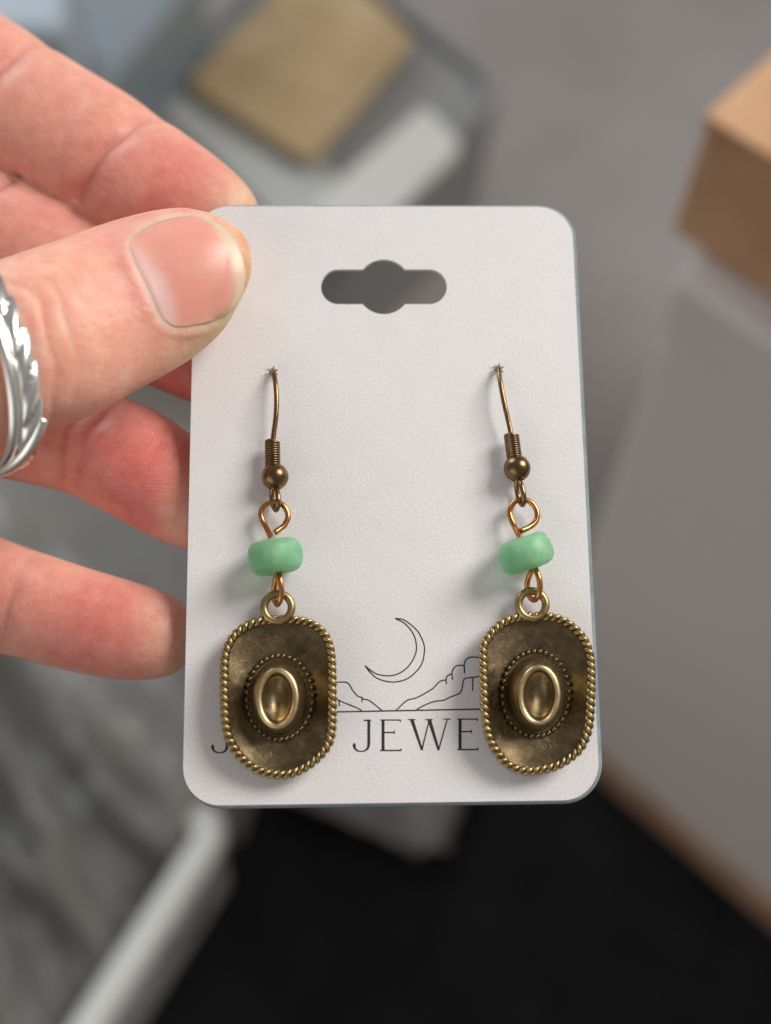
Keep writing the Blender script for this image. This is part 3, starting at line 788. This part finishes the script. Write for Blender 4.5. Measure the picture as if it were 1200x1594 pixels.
def build_hand():
    V, Fc = merge(*[t.mesh() for t in TUBES.values()])
    tmp = mesh_obj('hand_raw', V, Fc, None)
    fix_normals(tmp)
    md = tmp.modifiers.new('r', 'REMESH'); md.mode = 'VOXEL'; md.voxel_size = .36; md.use_smooth_shade = True
    sm = tmp.modifiers.new('s', 'SMOOTH'); sm.factor = .5; sm.iterations = 5
    dg = bpy.context.evaluated_depsgraph_get(); ev = tmp.evaluated_get(dg)
    me = bpy.data.meshes.new_from_object(ev)
    bpy.data.objects.remove(tmp)
    n = len(me.vertices)
    P = np.zeros(n * 3); me.vertices.foreach_get('co', P); P = P.reshape(-1, 3)
    NV = np.zeros(n * 3); me.vertex_normals.foreach_get('vector', NV); NV = NV.reshape(-1, 3)
    # which finger, where along it (mm from the tip), where round it
    best = np.full(n, 1e9); who = np.zeros(n, int); arc = np.zeros(n); cs = np.zeros(n); sn = np.zeros(n); wid = np.ones(n)
    names = list(TUBES)
    for ti, nm in enumerate(names):
        tb = TUBES[nm]
        for a in range(0, n, 40000):
            p = P[a:a + 40000]
            d2 = (p ** 2).sum(1)[:, None] + (tb.C ** 2).sum(1)[None] - 2 * p @ tb.C.T
            i = d2.argmin(1); q = p - tb.C[i]
            x = (q * tb.B[i]).sum(1) / tb.bw[i] ** 2; y = (q * tb.N[i]).sum(1) / tb.c[i]
            rn = np.hypot(x, y)
            err = np.abs(rn - 1) * np.minimum(tb.bw[i], tb.c[i])
            err = np.where((i == 0) , err + 20, err)
            sl = slice(a, a + 40000); up = err < best[sl]
            w_ = who[sl]; w_[up] = ti; best[sl] = np.where(up, err, best[sl])
            ar = tb.arc[i] - (q * tb.T[i]).sum(1)
            for arr, val in ((arc, ar), (cs, x / np.maximum(rn, 1e-6)), (sn, y / np.maximum(rn, 1e-6)), (wid, tb.bw[i])):
                v_ = arr[sl]; v_[up] = val[up]
    disp = np.zeros(n); col = np.tile(np.array([.80, .415, .305]), (n, 1)); amt = np.zeros(n); ph = np.zeros(n)
    def g(x, s): return np.exp(-(x / s) ** 2)
    frontw = np.clip(sn * 1.8 - .1, 0, 1)
    def tint(mask, c):
        m_ = np.clip(mask, 0, 1)[:, None]; col[:] = col * (1 - m_) + np.array(c) * m_
    wob = np.array([noise.noise(Vector(p * .16)) for p in P])
    RED = (.68, .165, .15); PINK = (.78, .295, .24); PALE = (.86, .51, .38); YEL = (.66, .47, .24)
    spec = {'index': dict(crease=[(21.5, 1.15, 1.5, -1.0), (41.5, .9, 1.4, -1.0)], red=.75), 'middle': dict(crease=[(25, .8, 1, 1.5), (47, .8, 1, 1.5)], red=.95),
            'ring': dict(crease=[(18.2, .5, 1.4, -.8), (21.0, .35, .9, -.6), (41, .8, 1, 1)], red=1.0), 'little': dict(crease=[(22.8, .5, 1.4, -.8), (25.0, .25, .8, -.5), (40, .8, 1, 1)], red=.75)}
    for nm, S in spec.items():
        m_ = (who == names.index(nm)).astype(float)
        for (a0, dep, wd, bow) in S['crease']:
            x = arc - a0 + bow * cs ** 2 + wob * .8
            disp -= m_ * frontw * dep * (g(x, wd * .45) * .4 + g(x, wd * 1.5) * .6)
            disp += m_ * np.clip(sn, 0, 1) * .14 * g(np.abs(x) - 3.4, 2.4)
            tint(m_ * frontw * g(x, wd * .8) * .45, (.52, .17, .13))
        rg = random.Random(len(nm))
        for _ in range(11):      # faint secondary lines, each over part of the finger's width
            a0 = rg.uniform(3, 44); x = arc - a0 + rg.uniform(-1.5, 1.5) * cs + wob * rg.uniform(.5, 2.0)
            disp -= m_ * frontw * rg.uniform(.05, .12) * g(x, .42) * g(cs - rg.uniform(-.6, .6), rg.uniform(.25, .6))
        # pads swell and redden
        pad = g(arc - 11, 7.5) * np.clip(sn, 0, 1)
        disp += m_ * pad * .14
        tint(m_ * .55 * S['red'], PINK)
        tint(m_ * S['red'] * np.clip(g(arc - 10 + wob * 4, 7) * np.clip(sn + .25, 0, 1) + .2 * np.clip(wob * 2, 0, 1), 0, 1) * .8, RED)
        tint(m_ * g(arc - 1.0, 4.2) * .75, PALE)
        if nm == 'index': tint(m_ * g(arc - .5, 4.5) * .55, YEL)
        tint(m_ * np.clip(cs - .35, 0, 1) * .75 * (1 - S['red'] * .45), PALE)
        # loop pattern of ridges: nested arcs round a core on the pad, straight across further back
        lat = cs * wid
        k0 = S.get('core', 3.0)
        fld = np.sqrt(((arc - 15) * 1.0) ** 2 + ((lat - k0) * (1.0 + .02 * arc)) ** 2 + 1.5) + wob * 1.5
        ph += m_ * fld * 2 * math.pi / .46
        amt += m_ * np.clip(sn * 1.5 + .1, 0, 1) * np.clip(1 - (arc - 20) / 12, .08, 1) * np.clip(.6 + wob * 1.5, .15, 1)
    it = names.index('thumb'); m_ = (who == it).astype(float)
    tint(m_ * .9, (.88, .455, .34))
    # knuckle folds on the back of the thumb, bowed towards the tip
    for (a0, dep, wd, bow) in ((24.0, .08, .35, 3.2), (26.2, .12, .40, 3.8), (28.4, .20, .42, 4.0), (30.2, .09, .4, 4.3), (32.4, .20, .48, 3.8), (34.6, .08, .4, 4.2)):
        x = arc - a0 - bow * (cs + .1) ** 2 + wob * 1.2
        disp -= m_ * np.clip(sn * 1.4 + .3, 0, 1) * dep * g(x, wd)
        disp += m_ * np.clip(sn, 0, 1) * dep * .35 * g(x - .8, .6)
    tint(m_ * g(arc - 17 + 3 * cs, 4.5) * np.clip(sn, 0, 1) * .62, (.80, .33, .27))
    tint(m_ * np.clip(-cs - .35, 0, 1) * 1.3 * g(arc - 6, 10), YEL)
    tint(m_ * g(arc - .5, 3.0) * .6, YEL)
    # nail seat: sink the skin under the nail and raise the fold around it
    d_in = nail_signed(P, it, who, arc, cs)
    seat = np.clip(d_in / .8, 0, 1)
    disp -= m_ * seat * .0
    fold = g(d_in + .9, .75) * (arc > 5) * np.clip(sn * 2, 0, 1)
    disp += m_ * fold * .22 * (1 + wob)
    tint(m_ * g(d_in + .25, .3) * (arc > 4) * .55 * np.clip(sn * 2, 0, 1), (.80, .62, .52))
    P2 = P + NV * disp[:, None]
    me.vertices.foreach_set('co', (P2 * .001).ravel())
    at = me.attributes.new('skin_colour', 'FLOAT_COLOR', 'POINT'); at.data.foreach_set('color', np.hstack([np.clip(col, 0, 1), np.ones((n, 1))]).ravel())
    at = me.attributes.new('ridge_phase', 'FLOAT', 'POINT'); at.data.foreach_set('value', ph)
    at = me.attributes.new('ridge_amount', 'FLOAT', 'POINT'); at.data.foreach_set('value', np.clip(amt, 0, 1))
    me.polygons.foreach_set('use_smooth', [True] * len(me.polygons))
    me.update(); me.materials.clear(); me.materials.append(M['skin'])
    ob = bpy.data.objects.new('hand', me); COL.objects.link(ob); ob.matrix_world = MCARD
    tag(ob, 'left hand pinching the white card between its thumb and curled fingers', 'hand')
    return ob

# nail outline traced in pixels on the thumb's upper side
NTOP = [(207, 369), (228, 355), (252, 344), (282, 337.5), (314, 338.5)]
NFREE = [(314, 338.5), (348, 353), (372, 384), (381.5, 418), (379.5, 446), (373, 468), (358, 487), (334, 499)]
NLOW = [(268, 508), (285, 510), (303, 507.5), (320, 504), (334, 499)]
NBASE = [(207, 369), (202, 384), (210, 410), (225, 442), (240, 474), (252, 497), (268, 508)]
def nail_signed(P, it, who, arc, cs):
    """signed distance (mm, + inside) of hand vertices to the nail outline, in the card plane"""
    px = np.vstack([crom(NTOP, 30), crom(NFREE, 40), crom(NLOW, 30)[::-1], crom(NBASE, 30)[::-1]])
    poly = np.array([cpt(q[0], q[1], 12.0)[:2] for q in px])
    idx = np.where((who == it) & (arc < 26))[0]
    d = np.full(len(P), -9.0)
    # project each vertex along its own sight line to the 12 mm plane
    camc = np.array([(CP - T0) @ r1, (CP - T0) @ r2, (CP - T0) @ NRM]) * 1000
    q = P[idx]; t = (12.0 - camc[2]) / (q[:, 2] - camc[2]); q2 = camc[:2] + (q[:, :2] - camc[:2]) * t[:, None]
    dist = np.full(len(idx), 1e9); inside = np.zeros(len(idx), bool)
    for a, b in zip(poly, np.roll(poly, -1, 0)):
        ab = b - a; L = (ab ** 2).sum()
        if L < 1e-9: continue
        s = np.clip(((q2 - a) @ ab) / L, 0, 1)
        dist = np.minimum(dist, np.linalg.norm(q2 - a - s[:, None] * ab, axis=1))
        cond = ((a[1] > q2[:, 1]) != (b[1] > q2[:, 1]))
        xx = (b[0] - a[0]) * (q2[:, 1] - a[1]) / (b[1] - a[1] + 1e-12) + a[0]
        inside ^= cond & (q2[:, 0] < xx)
    d[idx] = np.where(inside, dist, -dist)
    return d
hand = build_hand()

def build_nail():
    nu, nv = 60, 60
    T, Bm = crom(NTOP, nu), crom(NLOW, nu); Lf, Rt = crom(NBASE, nv), crom(NFREE, nv)
    # real skin height: cast on the finished hand
    from mathutils.bvhtree import BVHTree
    me = hand.data
    co = np.zeros(len(me.vertices) * 3); me.vertices.foreach_get('co', co); co = co.reshape(-1, 3)
    bvh = BVHTree.FromPolygons([Vector(v) for v in co], [tuple(p.vertices) for p in me.polygons])
    camc = Vector(((CP - T0) @ r1, (CP - T0) @ r2, (CP - T0) @ NRM))
    G = np.zeros((nu, nv, 3)); PX = np.zeros((nu, nv, 2)); Hh = np.full((nu, nv), np.nan)
    for i in range(nu):
        for j in range(nv):
            u, v = i / (nu - 1), j / (nv - 1)
            p = (1 - v) * T[i] + v * Bm[i] + (1 - u) * Lf[j] + u * Rt[j] - ((1 - u) * (1 - v) * T[0] + u * (1 - v) * T[-1] + (1 - u) * v * Bm[0] + u * v * Bm[-1])
            PX[i, j] = p
            q = Vector(cpt(*p, 0)) * .001
            hit = bvh.ray_cast(camc, (q - camc).normalized())
            if hit[0] is not None: Hh[i, j] = hit[0].z * 1000
    # smooth arch fitted to the skin, by least squares in (u, v)
    uu, vv = np.meshgrid(np.linspace(0, 1, nu), np.linspace(-1, 1, nv), indexing='ij')
    ok = ~np.isnan(Hh) & (uu < .8) & (Hh > 6)
    def basis(u, v): return np.stack([np.ones_like(u), u, u * u, v, v * v, u * v, v * v * u], -1)
    cf = np.linalg.lstsq(basis(uu, vv)[ok], Hh[ok], rcond=None)[0]
    fit = basis(uu, vv) @ cf
    w_ = np.clip((uu - .62) / .25, 0, 1); w_ = w_ * w_ * (3 - 2 * w_)
    skin_h = np.clip(np.where(np.isnan(Hh), fit - .35, Hh), fit - .35, fit + .6)
    for _ in range(14):      # even out the skin's small relief
        q = np.pad(skin_h, 1, mode='edge'); skin_h = (q[:-2, 1:-1] + q[2:, 1:-1] + q[1:-1, :-2] + q[1:-1, 2:] + 4 * skin_h) / 8
    e_ = np.minimum(np.minimum(1 - np.abs(vv), uu * 1.4) / .10, 1)
    side = np.clip((1 - np.abs(vv)) / .22, 0, 1) ** .5
    fit_m = skin_h * (1 - side) + np.maximum(fit, skin_h) * side
    hgt = skin_h * (1 - w_) + fit_m * w_ + .17 * np.sqrt(e_) - .05
    hgt += .30 * np.clip((uu - .5) / .3, 0, 1) * np.clip((vv - .35) / .5, 0, 1)
    hgt -= np.maximum(0, uu - .86) ** 2 * 16
    V = []
    for i in range(nu):
        for j in range(nv): V.append(cpt(*PX[i, j], hgt[i, j]))
    Fc = []
    for i in range(nu - 1):
        for j in range(nv - 1): Fc.append((i * nv + j, (i + 1) * nv + j, (i + 1) * nv + j + 1, i * nv + j + 1))
    # rounded skirt so the nail has an edge of its own
    ring = [(i, 0) for i in range(nu)] + [(nu - 1, j) for j in range(1, nv)] + [(i, nv - 1) for i in range(nu - 2, -1, -1)] + [(0, j) for j in range(nv - 2, 0, -1)]
    k = len(V); cpx = PX.reshape(-1, 2).mean(0)
    for (i, j) in ring:
        V.append(cpt(*(PX[i, j] + (cpx - PX[i, j]) * .02), hgt[i, j] - .6))
    for q in range(len(ring)):
        a, b = ring[q], ring[(q + 1) % len(ring)]
        Fc.append((a[0] * nv + a[1], b[0] * nv + b[1], k + (q + 1) % len(ring), k + q))
    o = mesh_obj('thumb_nail', V, Fc, M['nail'], parent=hand, scale=.001)
    fix_normals(o)
    col = np.tile(np.array([.84, .385, .30]), (nu * nv, 1)).reshape(nu, nv, 3)
    def g(x, s): return np.exp(-(x / s) ** 2)
    def tint(m, c):
        m = np.clip(m, 0, 1)[..., None]; col[:] = col * (1 - m) + np.array(c) * m
    wob = np.array([[noise.noise(Vector((i * .07, j * .07, 2))) for j in range(nv)] for i in range(nu)])
    tint(g(uu - .42, .3) * g(vv - .25, .5) * .6, (.82, .31, .25))
    lun = 1 / (1 + np.exp((uu - .25 + .26 * (vv - .2) ** 2) / .03)) * (np.abs(vv) < .92)
    tint(lun * .65, (.84, .60, .57))
    tint(1 / (1 + np.exp(-(uu - .90 - .02 * wob) / .015)) * .9, (.76, .60, .43))
    tint(g(uu - .90, .012) * .4 * np.clip(wob * 5 + .4, 0, 1), (.45, .38, .28))
    tint(np.clip(vv - .45, 0, 1) * np.clip(uu * 1.6 - .3, 0, 1) * 1.4, (.68, .47, .24))
    at = o.data.attributes.new('nail_colour', 'FLOAT_COLOR', 'POINT'); at.data.foreach_set('color', np.vstack([np.concatenate([col, np.ones((nu, nv, 1))], 2).reshape(-1, 4)] + [np.append(col[i, j], 1.0)[None] for (i, j) in ring]).ravel())
    at = o.data.attributes.new('nail_across', 'FLOAT', 'POINT'); at.data.foreach_set('value', np.concatenate([(vv * .5).ravel(), [vv[i, j] * .5 for (i, j) in ring]]))
    return o
build_nail()

# ------------------------------------------------------------------ silver ring on the thumb
def silver_ring():
    h0 = 12.2
    a, b = cpt(-82, 430, h0), cpt(24, 712, h0)
    c = (a + b) / 2; e1 = (b - a) / 2; Rr = np.linalg.norm(e1); e1 /= Rr
    ax = np.cross(e1, np.array([0, 0, 1.])); ax /= np.linalg.norm(ax)
    if ax[0] < 0: ax = -ax                       # towards the thumb tip
    al = R(34)
    e2 = np.array([0, 0, 1.]) * math.cos(al) + ax * math.sin(al)     # front of the ring leans to the tip
    w_ = np.cross(e1, e2); w_ /= np.linalg.norm(w_)
    if w_ @ ax < 0: w_ = -w_
    Ry = 10.2
    root = empty('ring', MCARD @ Matrix.Translation(Vector(c) * .001))
    tag(root, 'silver band ring with slanted feather grooves worn on the thumb', 'ring')
    # grooved band
    n, m = 420, 26; V, Fc = [], []
    for i in range(n):
        t = 2 * math.pi * i / n
        rad = math.cos(t) * e1 * Rr + math.sin(t) * e2 * Ry; ru = unit(math.cos(t) * e1 / Rr + math.sin(t) * e2 / Ry)
        for j in range(m):
            s = 2 * math.pi * j / m; x, y = math.cos(s), math.sin(s)
            wpos = 1.35 * math.copysign(abs(x) ** .8, x)
            gr = abs(math.sin(t * 9 - wpos * 1.5)) ** .8 - .5
            V.append(rad + w_ * (wpos + .8) + ru * ((.85 if y > 0 else .35) * y + (.5 * gr * y if y > 0 else 0)))
    for i in range(n):
        for j in range(m): Fc.append((i * m + j, i * m + (j + 1) % m, ((i + 1) % n) * m + (j + 1) % m, ((i + 1) % n) * m + j))
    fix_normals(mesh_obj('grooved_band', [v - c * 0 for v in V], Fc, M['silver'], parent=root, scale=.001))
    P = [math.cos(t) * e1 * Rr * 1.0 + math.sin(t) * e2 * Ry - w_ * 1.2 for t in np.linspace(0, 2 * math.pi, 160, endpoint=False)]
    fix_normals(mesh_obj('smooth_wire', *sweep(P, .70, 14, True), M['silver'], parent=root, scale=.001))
    # crossing stem near the lower side
    P = []
    for k in range(30):
        u = k / 29; t = .62 - .95 * u
        ru = unit(math.cos(t) * e1 / Rr + math.sin(t) * e2 / Ry)
        P.append(math.cos(t) * e1 * Rr + math.sin(t) * e2 * Ry + ru * .8 + w_ * (1.9 - 3.6 * u))
    rr = [.6 + .2 * math.sin(math.pi * k / 29) for k in range(30)]
    fix_normals(mesh_obj('wrapped_stem', *sweep(P, rr, 12), M['silver'], parent=root, scale=.001))
silver_ring()
